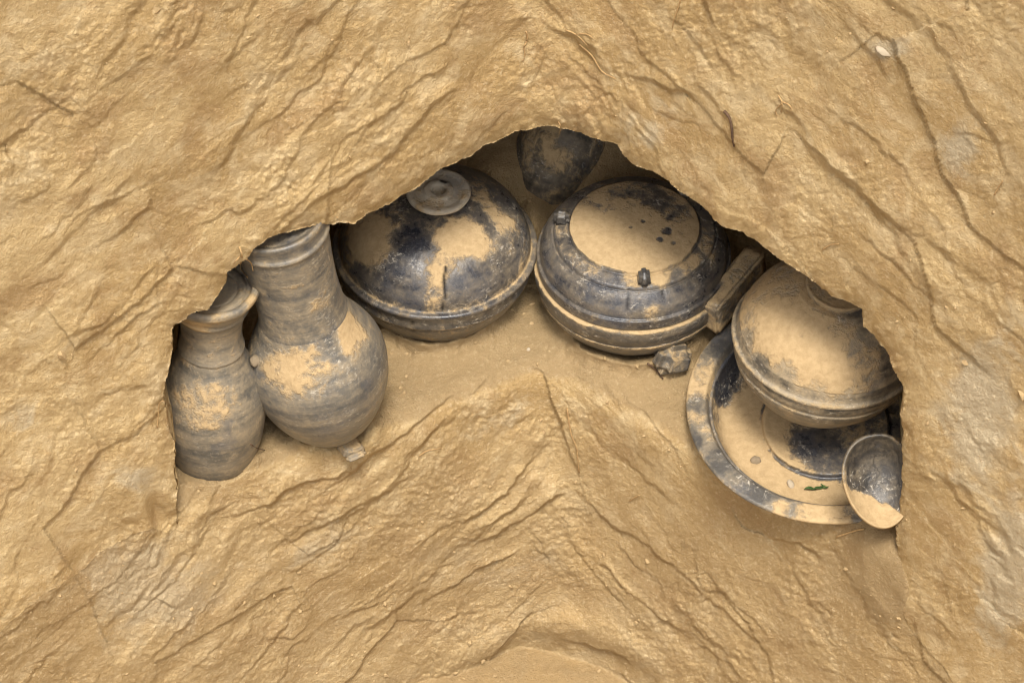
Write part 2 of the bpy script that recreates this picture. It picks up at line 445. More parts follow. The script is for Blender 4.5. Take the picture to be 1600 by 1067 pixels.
nlowS = smin(inner_, nlow, .05)
NB = smax(nlowS, nback + .6 * R0, .03)
isfloor = sstep(-.012, .012, nlow - inner_ - .004 * fbm(X * 18, W * 18, 3, 81))
# smooth tongue of mud running down below the ladle
def gx(pts, wd):
    P = np.array([to_xw(u, v) for u, v in pts]); d, _ = poly_sd(X, W, P, closed=False); return np.exp(-(d / (wd * PX)) ** 2)
tongue = np.clip(.9 * gx([(1385, 800), (1376, 850), (1384, 900)], 60) + .6 * gx([(1380, 850), (1392, 960)], 26), 0, 1) * (1 + .25 * fbm(X * 16, W * 16, 3, 84)); tongue = np.clip(tongue, 0, 1)
NB = NB * (1 - .0) + .024 * tongue + tongue * (-.35 * .9 * R0)
NB = NB + .022 * gauss(875, 975, 70, 26) + .016 * gauss(985, 1010, 60, 22, -.5) + .014 * gauss(760, 1010, 60, 22, .5)
zpf = (ZPIT - W * CE) / SE + .0045 * fbm(X * 25, W * 25, 4, 85) + .0012 * fbm(X * 120, W * 120, 3, 86)
ispit = sstep(.004, -.004, NB - zpf)
NB = smax(NB, zpf, .006)
smoothB = np.clip(isfloor * .9 + .8 * tongue + ispit, 0, 1)
# re-smooth the tongue: less relief there
siltF = (gauss(1530, 640, 50, 130) + .9 * gauss(1575, 900, 45, 130) + .8 * gauss(1385, 78, 30, 18) + .8 * gauss(1190, 490, 20, 30) * 0
         + .7 * gauss(210, 745, 40, 30) + .6 * gauss(30, 650, 30, 40) + .8 * gauss(1500, 230, 30, 50) + .5 * gauss(1010, 200, 60, 60))
siltB = .75 * gauss(200, 900, 90, 70, .6) + .6 * gauss(290, 940, 120, 50, .6) + .6 * gauss(500, 850, 90, 30, .5) + .4 * gauss(800, 900, 160, 120) + .5 * gauss(780, 660, 90, 40, .5)
ochB = .8 * gauss(915, 860, 45, 60) + .7 * gauss(580, 900, 70, 40, .5) + .6 * gauss(900, 960, 70, 40) + .5 * gauss(690, 830, 40, 12, .5) + .5 * ispit
darkenB = np.clip(.75 * sstep(-.06, -.22, W) + .35 * fbm(X * 6, W * 6, 3, 88), 0, 1) * .95  # face below the sill: darker towards the bottom, with random patches
darkenB = np.maximum(darkenB, .75 * np.clip(isfloor + ispit, 0, 1) * np.clip(.8 + .8 * fbm(X * 9, W * 9, 3, 93), .2, 1))  # niche floor and pit floor darker as well
darkenF = np.clip(.3 * sstep(.1, -.3, W) + .35 * sstep(.1, .5, X) + .35 * fbm(X * 5, W * 5, 3, 89), 0, 1) * .4  # front wall: slightly darker towards the bottom and the right

# towards its lower ends the front face dies into the face below the sill
crD = np.minimum(poly_sd(X, W, QP[0:10], closed=False)[0], poly_sd(X, W, QP[75:], closed=False)[0])
crw = np.clip(np.exp(-(crD / .03) ** 2) * 1.1, 0, 1) * sstep(.0, .05, nicheD + .02)
NF = NF * (1 - crw) + (NB + .0012 + .0022 * np.clip(fbm(X * 9, W * 9, 3, 97), 0, 1)) * crw

gw, gxg = np.gradient(D, aw, ax)
gl = np.sqrt(gw ** 2 + gxg ** 2) + 1e-6

def world(x, w, n): return np.stack([x, w * SE - n * CE, w * CE + n * SE], -1)

idx = np.arange(NX * NW).reshape(NW, NX)
quads = np.stack([idx[:-1, :-1], idx[:-1, 1:], idx[1:, 1:], idx[1:, :-1]], -1).reshape(-1, 4)
near = np.minimum.outer(np.gradient(aw), np.gradient(ax)).astype(np.float32)

# front wall
loc = np.maximum(np.gradient(aw)[:, None], np.gradient(ax)[None, :]).astype(np.float32)
snap = np.abs(D) < .62 * loc
sx = np.where(snap, X - D * gxg / gl ** 2, X); sw = np.where(snap, W - D * gw / gl ** 2, W)
keepv = (D >= 0) | snap
kf = keepv.ravel()[quads].all(1)
fq = quads[kf]
coF = world(sx, sw, NF).reshape(-1, 3)
e = np.sort(np.concatenate([fq[:, [0, 1]], fq[:, [1, 2]], fq[:, [2, 3]], fq[:, [3, 0]]]), 1)
key = e[:, 0].astype(np.int64) * (NX * NW) + e[:, 1]
uq, cnt = np.unique(key, return_counts=True); bd = uq[cnt == 1]
be = np.stack([bd // (NX * NW), bd % (NX * NW)], 1)
def onb(i): return (i % NX == 0) | (i % NX == NX - 1) | (i // NX == 0) | (i // NX == NW - 1)
be = be[~(onb(be[:, 0]) & onb(be[:, 1]))]
bv = np.unique(be); remap = -np.ones(NX * NW, np.int64); remap[bv] = np.arange(len(bv))
base = coF[bv]; ox = (gxg / gl).ravel()[bv]; ow = (gw / gl).ravel()[bv]
outw = np.stack([ox, ow * SE, ow * CE], -1)
rings = [(.004, -.0005), (.012, .001), (.03, .004), (.07, .010), (.16, .018), (.5, .03)]
verts = [coF]; off = NX * NW; prev = None; faces = [fq]
nxt = off
for k, (dy, o) in enumerate(rings):
    j = .0025 * fbm(base[:, 0] * 60 + k * 3.1, base[:, 2] * 60 + base[:, 1] * 40, 3, 95)
    v = base + outw * (o + j)[:, None]; v[:, 1] += dy
    verts.append(v)
    cur = nxt + remap[be]
    pv = be if prev is None else prev
    faces.append(np.stack([pv[:, 0], pv[:, 1], cur[:, 1], cur[:, 0]], 1)); prev = cur; nxt += len(bv)
co = np.concatenate(verts); fa = np.concatenate(faces)
def compact(co, fa, at):
    u = np.unique(fa); mp = -np.ones(len(co), np.int64); mp[u] = np.arange(len(u))
    return co[u], mp[fa], {k: v[u] for k, v in at.items()}
ext = len(co) - NX * NW
atF = {'silt': np.concatenate([siltF.ravel(), np.zeros(ext)]), 'smooth': np.zeros(len(co)), 'darken': np.concatenate([darkenF.ravel(), np.full(ext, .2)])}
co2, fa2, at2 = compact(co, fa, atF)
wall = mesh_np('pit_wall', co2, fa2, M_EARTH, attrs=at2); wall['kind'] = 'structure'

# inner sheet
keepB = (D < .02) | ((W > -.22) & (D < .30) & (np.abs(X) < .62))
fq = quads[keepB.ravel()[quads].all(1)]
coB = world(X, W, NB).reshape(-1, 3)
co2, fa2, at2 = compact(coB, fq, {'ochre': ochB.ravel(), 'silt': siltB.ravel(), 'smooth': smoothB.ravel(), 'darken': darkenB.ravel()})
ledge = mesh_np('niche_ledge', co2, fa2, M_EARTH, attrs=at2); ledge['kind'] = 'structure'

# ground above the pit, behind the top of the wall
top = world(X[-1], W[-1], NF[-1]); nt = len(top)
tb = top.copy(); tb[:, 1] = np.maximum(tb[:, 1] + .5, 6.0); tb[:, 0] *= 4; tb[:, 2] += .05
gco = np.concatenate([top, tb]); gfa = np.array([(i, i + 1, nt + i + 1, nt + i) for i in range(nt - 1)])
gr = mesh_np('ground', gco, gfa, M_EARTH, attrs={'silt': np.zeros(2 * nt), 'smooth': np.zeros(2 * nt), 'darken': np.zeros(2 * nt)}); gr['kind'] = 'structure'

# ------------------------------------------------------------------ pots
def spline(pts, n=6):
    out = []
    P = [pts[0]] + list(pts) + [pts[-1]]
    for i in range(1, len(P) - 2):
        p0, p1, p2, p3 = (np.array(q[:2], float) for q in P[i - 1:i + 3])
        L = np.linalg.norm(p2 - p1); m = max(2, int(L / .0014)) if n is None else n
        t1 = (p2 - p0) / max(np.linalg.norm(p2 - p0), 1e-9) * L; t2 = (p3 - p1) / max(np.linalg.norm(p3 - p1), 1e-9) * L
        if len(P[i]) > 2: t1 = (p2 - p1)
        if len(P[i + 1]) > 2: t2 = (p2 - p1)
        for t in np.linspace(0, 1, m, endpoint=False):
            a = 2 * t ** 3 - 3 * t ** 2 + 1; b = t ** 3 - 2 * t ** 2 + t; c = -2 * t ** 3 + 3 * t ** 2; d = t ** 3 - t ** 2
            out.append(a * p1 + b * t1 + c * p2 + d * t2)
    out.append(np.array(P[-2][:2], float))
    return np.array(out)

def lathe(name, pts, mat, M, parent, mud=(), base=0.0, up=.0, cracks=(), rmud=(), zmud=(), segs=200, wob=.0008, seed=0, closed=False):
    """pts: (r, z[, 's' for a sharp corner]); M: world matrix of the pot; mud: (u, v, radius_px, strength) spots found on the surface seen there"""
    pr = spline(pts, None); n = len(pr)
    th = np.linspace(0, 2 * np.pi, segs, endpoint=False)
    r = np.maximum(pr[:, 0], .0003)[:, None]; z = pr[:, 1][:, None]
    w = wob * fbm(np.cos(th)[None, :] * 1.7 + z * 14, np.sin(th)[None, :] * 1.7 + z * 9, 3, 100 + seed)
    rr = r + w * np.minimum(1, r / .02)
    co = np.stack([rr * np.cos(th), rr * np.sin(th), z + 0 * rr], -1).reshape(-1, 3)
    i = np.arange(n - 1)[:, None] * segs; j = np.arange(segs)[None, :]; j2 = (j + 1) % segs
    fa = np.stack([i + j, i + j2, i + segs + j2, i + segs + j], -1).reshape(-1, 4)
    R = np.array(M.to_3x3()); T = np.array(M.translation)
    wc = co @ R.T + T
    bvh = BVHTree.FromPolygons([Vector(p) for p in wc], [tuple(int(q) for q in f) for f in fa])
    def hit(u, v):
        d = ray(u, v).normalized(); return bvh.ray_cast(CAM, d)[0]
    # field of settled mud
    f = np.full(len(wc), base, np.float32)
    dz = np.gradient(pr[:, 1]); dr = np.gradient(pr[:, 0]); L = np.hypot(dz, dr) + 1e-9
    nz = np.repeat((-dr / L)[:, None], segs, 1).reshape(-1)
    f += up * np.clip(nz, 0, 1)
    for (u, v, rad, s) in mud:
        h = hit(u, v)
        if h is None: continue
        d = np.linalg.norm(wc - np.array(h), axis=1) / (rad * PX)
        f += s * np.exp(-d ** 4 * .7)
    rad0 = np.hypot(co[:, 0], co[:, 1])
    for (r0_, r1_, val) in rmud: f += val * sstep(r0_ - .0015, r0_ + .0015, rad0) * sstep(r1_ + .0015, r1_ - .0015, rad0)
    for (z0_, z1_, val) in zmud: f += val * sstep(z0_ - .0006, z0_ + .0006, co[:, 2]) * sstep(z1_ + .0006, z1_ - .0006, co[:, 2])
    cr = np.zeros(len(wc), np.float32)
    for pl, wd in cracks:
        hp = [hit(*p) for p in pl]; hp = [np.array(h) for h in hp if h is not None]
        for a, b in zip(hp[:-1], hp[1:]):
            e = b - a; t = np.clip(((wc - a) @ e) / (e @ e), 0, 1)
            d = np.linalg.norm(wc - a - t[:, None] * e, axis=1)
            cr = np.maximum(cr, np.clip(1.6 - d / wd, 0, 1))
    nr = np.hypot(co[:, 0], co[:, 1]) + 1e-9
    co[:, 0] -= co[:, 0] / nr * cr * .0012; co[:, 1] -= co[:, 1] / nr * cr * .0012
    return mesh_np(name, co, fa, mat, parent, attrs={'mud': f, 'crack': cr})

def place(o, loc, rx=0, ry=0, rz=0):
    o.location = loc; o.rotation_euler = (math.radians(rx), math.radians(ry), math.radians(rz))
    return Matrix.Translation(Vector(loc)) @ o.rotation_euler.to_matrix().to_4x4()

def block(name, M, size, mat, parent, bev=.003, taper=1.0, mudf=.3, seed=0, div=10):
    """a worn, slightly irregular clay block; local matrix M under parent"""
    import bmesh
    bm = bmesh.new(); bmesh.ops.create_cube(bm, size=1)
    for v in bm.verts:
        v.co = Vector((v.co.x * size[0] * (taper if v.co.z > 0 else 1), v.co.y * size[1] * (taper if v.co.z > 0 else 1), v.co.z * size[2]))
    bmesh.ops.bevel(bm, geom=list(bm.edges), offset=bev, segments=3, affect='EDGES')
    bmesh.ops.subdivide_edges(bm, edges=[e for e in bm.edges if e.calc_length() > .006], cuts=div, use_grid_fill=True)
    rr = random.Random(seed)
    for v in bm.verts:
        k = pn(np.array([v.co.x * 60 + seed]), np.array([v.co.y * 60 + v.co.z * 47]), seed)[0]
        v.co += v.co.normalized() * .0013 * float(k)
    me = bpy.data.meshes.new(name); bm.to_mesh(me)
    nz = np.array([v.normal.z for v in me.vertices]); bm.free()
    me.transform(M)
    for k, vals in (('mud', mudf + .25 * np.clip(nz, 0, 1)), ('crack', np.zeros(len(nz)))):
        a = me.attributes.new(k, 'FLOAT', 'POINT'); a.data.foreach_set('value', vals.astype(np.float32))
    me.polygons.foreach_set('use_smooth', np.full(len(me.polygons), True))
    me.materials.append(mat)
    o = bpy.data.objects.new(name, me); C.objects.link(o); o.parent = parent; return o

# --- tall jar at the left edge of the niche
j1 = thing('pottery_jar', 'smaller grey-brown jar with flared mouth, half hidden at the left end of the niche', 'jar')
M1 = place(j1, pJ1, rx=-2, ry=2.5)
lathe('body', [(.0, .004), (.044, .003), (.049, .010), (.0575, .045), (.0610, .080), (.0590, .108), (.0495, .136), (.0395, .158), (.0355, .172)], M_JAR, M1, j1,
      mud=[(320, 640, 40, .3), (350, 625, 30, .2), (290, 645, 40, .25), (320, 695, 30, -.25), (320, 730, 40, -.3)], base=.25, up=.05, seed=1)
nk = lathe('neck', [(.0355, .172), (.0372, .1745), (.0360, .178), (.0342, .190), (.0345, .208), (.0385, .226), (.0410, .232)], M_JAR, M1, j1, base=.14, up=.0, seed=2)
lathe('rim', [(.0410, .232), (.0430, .236), (.0425, .239), (.0485, .252), (.0535, .259), (.0538, .265), (.0510, .2675), (.0465, .2665), (.0450, .2645, 's'), (.0440, .2600, 's'), (.0400, .2590), (.0385, .2605), (.0310, .2600), (.0295, .2580), (.0280, .2590), (.0180, .2575), (.0, .2570)],
      M_JAR, M1, j1, mud=[(300, 508, 26, .9), (395, 475, 16, .7), (335, 505, 20, .5)], base=.15, up=.12, seed=3)

# --- big jar
j2 = thing('pottery_jar', 'large round-bellied grey jar with thick neck and bright worn band, leaning left', 'jar')
M2 = place(j2, pJ2, rx=0, ry=-9)
lathe('body', [(.0, .006), (.024, .004), (.032, .010), (.056, .040), (.0725, .075), (.0795, .110), (.0780, .134), (.0690, .158), (.0570, .180), (.0505, .198)], M_JAR2, M2, j2,
      mud=[(480, 575, 42, .5), (440, 590, 34, .5), (550, 522, 30, .75), (540, 505, 24, .4), (518, 545, 16, -.5), (500, 650, 80, -.2), (585, 560, 25, -.25), (500, 520, 22, -.1)], base=.2, up=.1, seed=4)
lathe('neck', [(.0505, .198), (.0490, .207), (.0478, .235), (.0485, .275), (.0512, .308), (.0525, .322)], M_JAR2, M2, j2, base=.2, seed=5, mud=[(500, 470, 20, .3)])
lathe('rim', [(.0525, .322), (.0550, .324), (.0552, .328), (.0532, .330), (.0535, .338), (.0548, .346), (.0545, .349), (.052, .3502), (.048, .348), (.044, .346), (.0, .345)], M_JAR2, M2, j2, base=.18, up=.1, seed=6)
# broken foot poking out below
ft = thing('_tmp', '', ''); bpy.data.objects.remove(ft)
for k, (u_, v_, sz, rz_, ry_) in enumerate([(548, 700, (.026, .022, .014), .5, .25), (556, 712, (.024, .010, .008), .35, -.2), (541, 690, (.020, .018, .012), .9, .1)]):
    p = at_z(u_, v_, .006)
    Mi = M2.inverted() @ (Matrix.Translation(p) @ Matrix.Rotation(rz_, 4, 'Z') @ Matrix.Rotation(ry_, 4, 'Y'))
    block('foot_fragment', Mi, sz, M_JAR2, j2, bev=.003, mudf=.42, seed=20 + k, div=6)

# --- lidded bowl with disc knob
a = thing('lidded_bowl', 'round lidded black bowl with a pale disc knob on its cracked lid', 'bowl')
MA = place(a, pA, rx=0, ry=0)
lathe('bowl', [(.0, .002), (.062, .001), (.070, .006), (.0905, .026), (.1040, .048), (.1090, .062), (.1085, .066, 's'), (.1132, .0665, 's'), (.1136, .0695), (.1122, .0835), (.1105, .0845, 's'), (.1105, .0870, 's'), (.104, .0872)], M_BLACK2, MA, a,
      cracks=[([(645, 484), (646, 503), (645, 518)], .0016)], base=.26, zmud=[(.0655, .0675, .5), (.0838, .0850, .4)], seed=7, mud=[(560, 490, 60, .1)])
lidA = lathe('lid', [(.1050, .0875), (.1140, .0878), (.1185, .0890), (.1196, .0912), (.1186, .0938), (.1145, .0946, 's'), (.1118, .0952, 's'), (.1105, .106), (.1040, .124), (.0915, .140), (.0720, .152), (.0480, .1595), (.022, .162), (.0, .1625)], M_BLACK, MA, a,
      mud=[(590, 380, 40, .55), (560, 365, 40, .5), (720, 370, 38, .75), (770, 330, 40, .5), (745, 385, 20, .5), (690, 425, 22, .45), (680, 460, 18, .3), (640, 380, 30, -.5), (735, 330, 25, -.35), (790, 320, 22, -.55), (760, 350, 20, -.3), (730, 430, 40, -.3), (620, 440, 50, -.25), (780, 270, 40, .4)],
      cracks=[([(697, 418), (693, 440), (695, 460), (692, 484)], .0016)], base=.25, rmud=[(.1112, .1132, .45)], up=.12, seed=8)
kn = lathe('knob', [(.012, .160), (.0120, .166), (.0160, .1685), (.0330, .170), (.0368, .173), (.0370, .1760), (.0345, .1778), (.0290, .1772), (.0275, .1766), (.0180, .1775), (.0165, .1790), (.0120, .1795), (.0085, .1785), (.0060, .1700), (.0, .1690)], M_KNOB, MA, lidA, base=.36, up=.0, seed=9, mud=[(688, 287, 7, -1.)], cracks=[([(684, 286), (690, 288)], .0026)])
kn.location = (.005, .0, .004)

# --- tripod bowl with lugs on the lid
b = thing('tripod_bowl', 'squat black tripod bowl with ringed mud-covered lid and square side handle', 'bowl')
MB = place(b, pB, rx=0, ry=0)
lathe('bowl', [(.0, .012), (.05, .010), (.080, .018), (.0990, .036), (.1100, .055), (.1112, .058), (.1105, .060), (.1145, .072), (.1160, .082), (.1158, .0870), (.1130, .0885), (.1085, .0885)], M_BLACK2, MB, b,
      zmud=[(.0555, .060, .35)], base=.14, up=.75, seed=10)
lidB = lathe('lid', [(.1070, .0890), (.1118, .0900), (.1125, .0930), (.1130, .1010), (.1128, .1045, 's'), (.1092, .1048, 's'), (.1090, .1080), (.1075, .117), (.1020, .127), (.0955, .1345, 's'), (.0935, .1335, 's'), (.0925, .1385, 's'), (.0890, .1400), (.0785, .1435, 's'), (.0762, .1425, 's'), (.0752, .1475, 's'), (.0725, .1485), (.0500, .1520), (.0250, .1540), (.0, .1545)], M_BLACK, MB, b,
      mud=[(960, 385, 55, .3), (1041, 361, 8, -.8), (1031, 374, 6, -.8), (1052, 379, 5, -.7), (1005, 345, 4, -.7), (985, 355, 4, -.7), (1000, 300, 40, -.45), (1050, 325, 30, -.45), (940, 310, 30, -.3), (965, 432, 22, -.4), (985, 436, 14, .5), (1030, 430, 20, .55), (1070, 405, 22, .5), (1020, 490, 16, .5), (1110, 395, 18, .4), (1000, 470, 60, -.05)],  # less mud at the disc's back: dark smears and painted-in shading there
      rmud=[(0, .075, .80), (.077, .0915, .18), (.1105, .2, .1)],
      cracks=[([(983, 452), (981, 470), (981, 485)], .0009), ([(1035, 455), (1036, 475)], .0009)], base=.12, up=.05, seed=11)
for ang, mf in ((-84, -.5), (171, -.3), (44, .1)):
    a_ = math.radians(ang); r_ = .0845
    Ml = Matrix.Translation((r_ * math.cos(a_), r_ * math.sin(a_), .1490)) @ Matrix.Rotation(a_, 4, 'Z')
    block('lug', Ml, (.020, .0145, .019), M_BLACK2, lidB, bev=.004, taper=.85, mudf=mf, seed=30 + ang, div=4)
# square handle leaning away to the back right
h0 = at_z(1112, 470, .10); h1 = at_z(1182, 388, .115)
dv = (h1 - h0); yaw = math.atan2(dv.y, dv.x)
Mh = MB.inverted() @ (Matrix.Translation((h0 + h1) / 2 + Vector((0, 0, -.024))) @ Matrix.Rotation(yaw, 4, 'Z') @ Matrix.Rotation(-math.atan2(dv.z, math.hypot(dv.x, dv.y)), 4, 'Y'))
block('handle', Mh, (dv.length + .01, .026, .048), M_BLACK2, b, bev=.003, mudf=.50, seed=44)
lg = at_z(1052, 558, .030)
Mg = MB.inverted() @ (Matrix.Translation(lg) @ Matrix.Rotation(.5, 4, 'Z') @ Matrix.Rotation(.35, 4, 'Y'))
block('leg', Mg, (.052, .036, .038), M_BLACK2, b, bev=.011, taper=.8, mudf=.30, seed=47)

# --- lidded bowl standing in the dish
c = thing('lidded_bowl', 'mud-coated lidded bowl tilted to the right, standing in the wide dish', 'bowl')
MC = place(c, pC, rx=0, ry=7)
lathe('bowl', [(.0, .002), (.040, .001), (.048, .006), (.072, .028), (.0910, .052), (.0985, .066), (.1010, .0725), (.1015, .076), (.0995, .078), (.1030, .082), (.1045, .090), (.1040, .0935), (.096, .095)], M_FILM, MC, c, base=.28, up=.3, seed=13)
lidC = lathe('lid', [(.0960, .0945), (.1050, .0950), (.1078, .0970), (.1080, .0995), (.1062, .1015), (.1045, .1022), (.1035, .1045), (.1010, .118), (.0925, .140), (.0770, .160), (.0600, .172), (.0480, .177), (.0460, .178), (.0, .180)], M_FILM, MC, c,
      mud=[(1200, 470, 70, .5), (1240, 540, 60, .6), (1300, 560, 60, .4), (1180, 420, 40, .5), (1300, 600, 40, .3), (1170, 530, 14, -.4), (1190, 565, 20, -.6), (1230, 585, 20, -.55), (1270, 608, 18, -.4), (1350, 520, 40, -.25), (1395, 580, 30, -.25)], base=.42, up=.12, zmud=[(.1015, .116, -.30)], seed=14)
lathe('foot_ring', [(.0370, .172), (.0375, .179), (.0385, .183), (.0370, .1845), (.0345, .1842), (.033, .1838), (.0, .1838)], M_FILM, MC, lidC, base=.75, up=.2, seed=15)

# --- wide dish
d = thing('dish', 'wide shallow black dish with flat mud-caked rim, under the tilted bowl', 'dish')
MP = place(d, pP, rx=7, ry=0)
lathe('rim', [(.1340, .002), (.1375, .010), (.1392, .0125), (.1415, .0132), (.1550, .0118), (.1600, .0108), (.1615, .0085), (.1600, .0060), (.150, .003), (.130, -.006)], M_BLACK2, MP, d,
      mud=[(1095, 590, 40, .8), (1110, 680, 20, .5), (1092, 650, 14, .4), (1220, 790, 14, .8), (1270, 797, 26, .8), (1310, 797, 26, .8), (1180, 770, 20, -.4), (1240, 745, 15, .3), (1130, 720, 25, -.3), (1085, 690, 14, -.5)], base=.0, up=.06, rmud=[(.1590, .17, .3)], seed=16)
well = lathe('well', [(.140, -.007), (.1375, -.004), (.1335, .0045), (.1300, -.004), (.1235, -.018), (.1170, -.0255), (.105, -.0285), (.0755, -.0275), (.0735, -.0272, 's'), (.0722, -.0225, 's'), (.0690, -.0220), (.040, -.0250), (.0, -.0260)], M_BLACK, MP, d,
      mud=[(1160, 680, 60, .5), (1200, 740, 50, .5), (1250, 775, 40, .5), (1310, 780, 40, .5), (1190, 650, 60, .4), (1128, 610, 22, -.9), (1140, 575, 22, -.8), (1285, 710, 45, -.35), (1240, 690, 30, -.25), (1310, 735, 24, -.15)],
      rmud=[(.0725, .0765, -.7), (.1215, .14, -.35)], base=.48, up=.05, seed=17)

# --- small ladle bowl on edge, leaning against the right side of the niche
def ladle():
    t = thing('ladle_bowl', 'small oval dark cup standing on edge against the right side, half full of mud', 'cup')
    ctr = at_y(1374, 750, -.318)
    place(t, ctr, rx=90 - 58, ry=0, rz=0)
    t.rotation_euler = (math.radians(50), math.radians(-4), math.radians(12))
    M = Matrix.Translation(ctr) @ t.rotation_euler.to_matrix().to_4x4()
    n, m = 96, 40; co = []; A, B, H = .036, .054, .024
    for sgn, off in ((1, 0.0), (-1, .0028)):
        rngs = range(m + 1) if sgn == 1 else range(m, -1, -1)
        for i in rngs:
            q = i / m
            for j in range(n):
                th = 2 * math.pi * j / n
                k = 1 + .06 * math.cos(2 * th) + .03 * math.sin(th * 3)
                rr = q * (1 + (off * 20 if sgn < 0 else 0) * .9)
                co.append((A * rr * k * math.cos(th), B * rr * k * math.sin(th), -H * (1 - q ** 2.4) - off * (1 if sgn < 0 else 0) * (1.0 if q < 1 else 1)))
    L = 2 * (m + 1); co = np.array(co)
    i = np.arange(L - 1)[:, None] * n; j = np.arange(n)[None, :]; j2 = (j + 1) % n
    fa = np.stack([i + j, i + j2, i + n + j2, i + n + j], -1).reshape(-1, 4)
    # dark crazing lines inside
    u_, v_ = co[:, 0] * 1.0, co[:, 1] * 1.0
    wob = .008 * fbm(u_ * 45, v_ * 45, 4, 7)
    g1 = np.abs(((u_ + wob) / .0115 + .3) % 1 - .5); g2 = np.abs(((v_ + 1.5 * wob) / .015) % 1 - .5)
    cr = np.maximum(sstep(.09, .02, g1), .8 * sstep(.07, .02, g2)) * .6 * sstep(-.35, .2, fbm(u_ * 60, v_ * 60, 2, 9))
    cr[n * (m - 1):] = 0
    q = np.hypot(co[:, 0] / A, co[:, 1] / B)
    f = .0 + 1.3 * sstep(-.004, .004, -.018 - .75 * (co[:, 0] + .012) - co[:, 1] + .006 * fbm(co[:, 0] * 90, co[:, 1] * 90, 3, 5)) + .4 * sstep(.93, 1.0, q)
    co[:, 2] += .0022 * np.clip(f - .5, 0, 1) * (np.arange(len(co)) < n * (m + 1))
    cr = cr * (f < .7)
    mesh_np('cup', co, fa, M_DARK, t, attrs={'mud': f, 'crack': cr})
ladle()

# --- dark jar lying at the back between the two round bowls
j3 = thing('dark_jar', 'dark jar tipped over at the back, between and behind the two round bowls', 'jar')
p3 = at_z(826, 335, .04)
M3 = place(j3, p3, rx=-30, ry=30)
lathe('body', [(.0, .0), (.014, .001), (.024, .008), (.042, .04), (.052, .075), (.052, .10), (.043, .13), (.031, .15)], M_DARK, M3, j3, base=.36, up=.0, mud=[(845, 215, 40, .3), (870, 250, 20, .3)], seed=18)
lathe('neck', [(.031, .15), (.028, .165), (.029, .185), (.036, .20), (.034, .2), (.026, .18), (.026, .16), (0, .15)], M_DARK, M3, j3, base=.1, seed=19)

# ------------------------------------------------------------------ small things
deps = bpy.context.evaluated_depsgraph_get(); deps.update()
def surf(u, v, lift=0.0):
    dr = ray(u, v).normalized()
    ok, loc_, nr_, *_ = S.ray_cast(bpy.context.evaluated_depsgraph_get(), CAM, dr)
    if not ok: loc_ = at_z(u, v, 0)
    return loc_ + NRM * lift

def tube(name, pts, r0, r1, mat, seg=6):
    P = np.array([np.array(p) for p in pts]); 
    P2 = [P[0]]
    for i in range(len(P) - 1):
        for t in (.25, .5, .75, 1.0):
            p0 = P[max(i - 1, 0)]; p1 = P[i]; p2 = P[i + 1]; p3 = P[min(i + 2, len(P) - 1)]
            P2.append(.5 * (2 * p1 + (p2 - p0) * t + (2 * p0 - 5 * p1 + 4 * p2 - p3) * t * t + (3 * p1 - p0 - 3 * p2 + p3) * t ** 3))
    P = np.array(P2); n = len(P); T = np.gradient(P, axis=0); co = []
    for i in range(n):
        t = T[i] / (np.linalg.norm(T[i]) + 1e-9); a = np.cross(t, (.3, .2, .93)); a /= np.linalg.norm(a) + 1e-9; b_ = np.cross(t, a)
        r = r0 + (r1 - r0) * i / (n - 1)
        for j in range(seg):
            th = 2 * math.pi * j / seg; co.append(P[i] + r * (math.cos(th) * a + math.sin(th) * b_))
    fa = [(i * seg + j, i * seg + (j + 1) % seg, (i + 1) * seg + (j + 1) % seg, (i + 1) * seg + j) for i in range(n - 1) for j in range(seg)]
    fa += [tuple(range(seg))[::-1], tuple((n - 1) * seg + j for j in range(seg))]
    return np.array(co), fa

def root(name, label, cat, strands, mat=None):
    CO, FA = [], []; o = 0
    for pts, r0, r1 in strands:
        co_, fa_ = tube(name, pts, r0, r1, mat); CO.append(co_); FA += [tuple(i + o for i in f) for f in fa_]; o += len(co_)
    ob = mesh_np(name, np.concatenate(CO), FA, mat or M_ROOT); return tag(ob, label, cat)

def along(pl, lifts, r0=.0011, r1=.0005):
    return ([surf(u, v, l) for (u, v), l in zip(pl, lifts)], r0, r1)

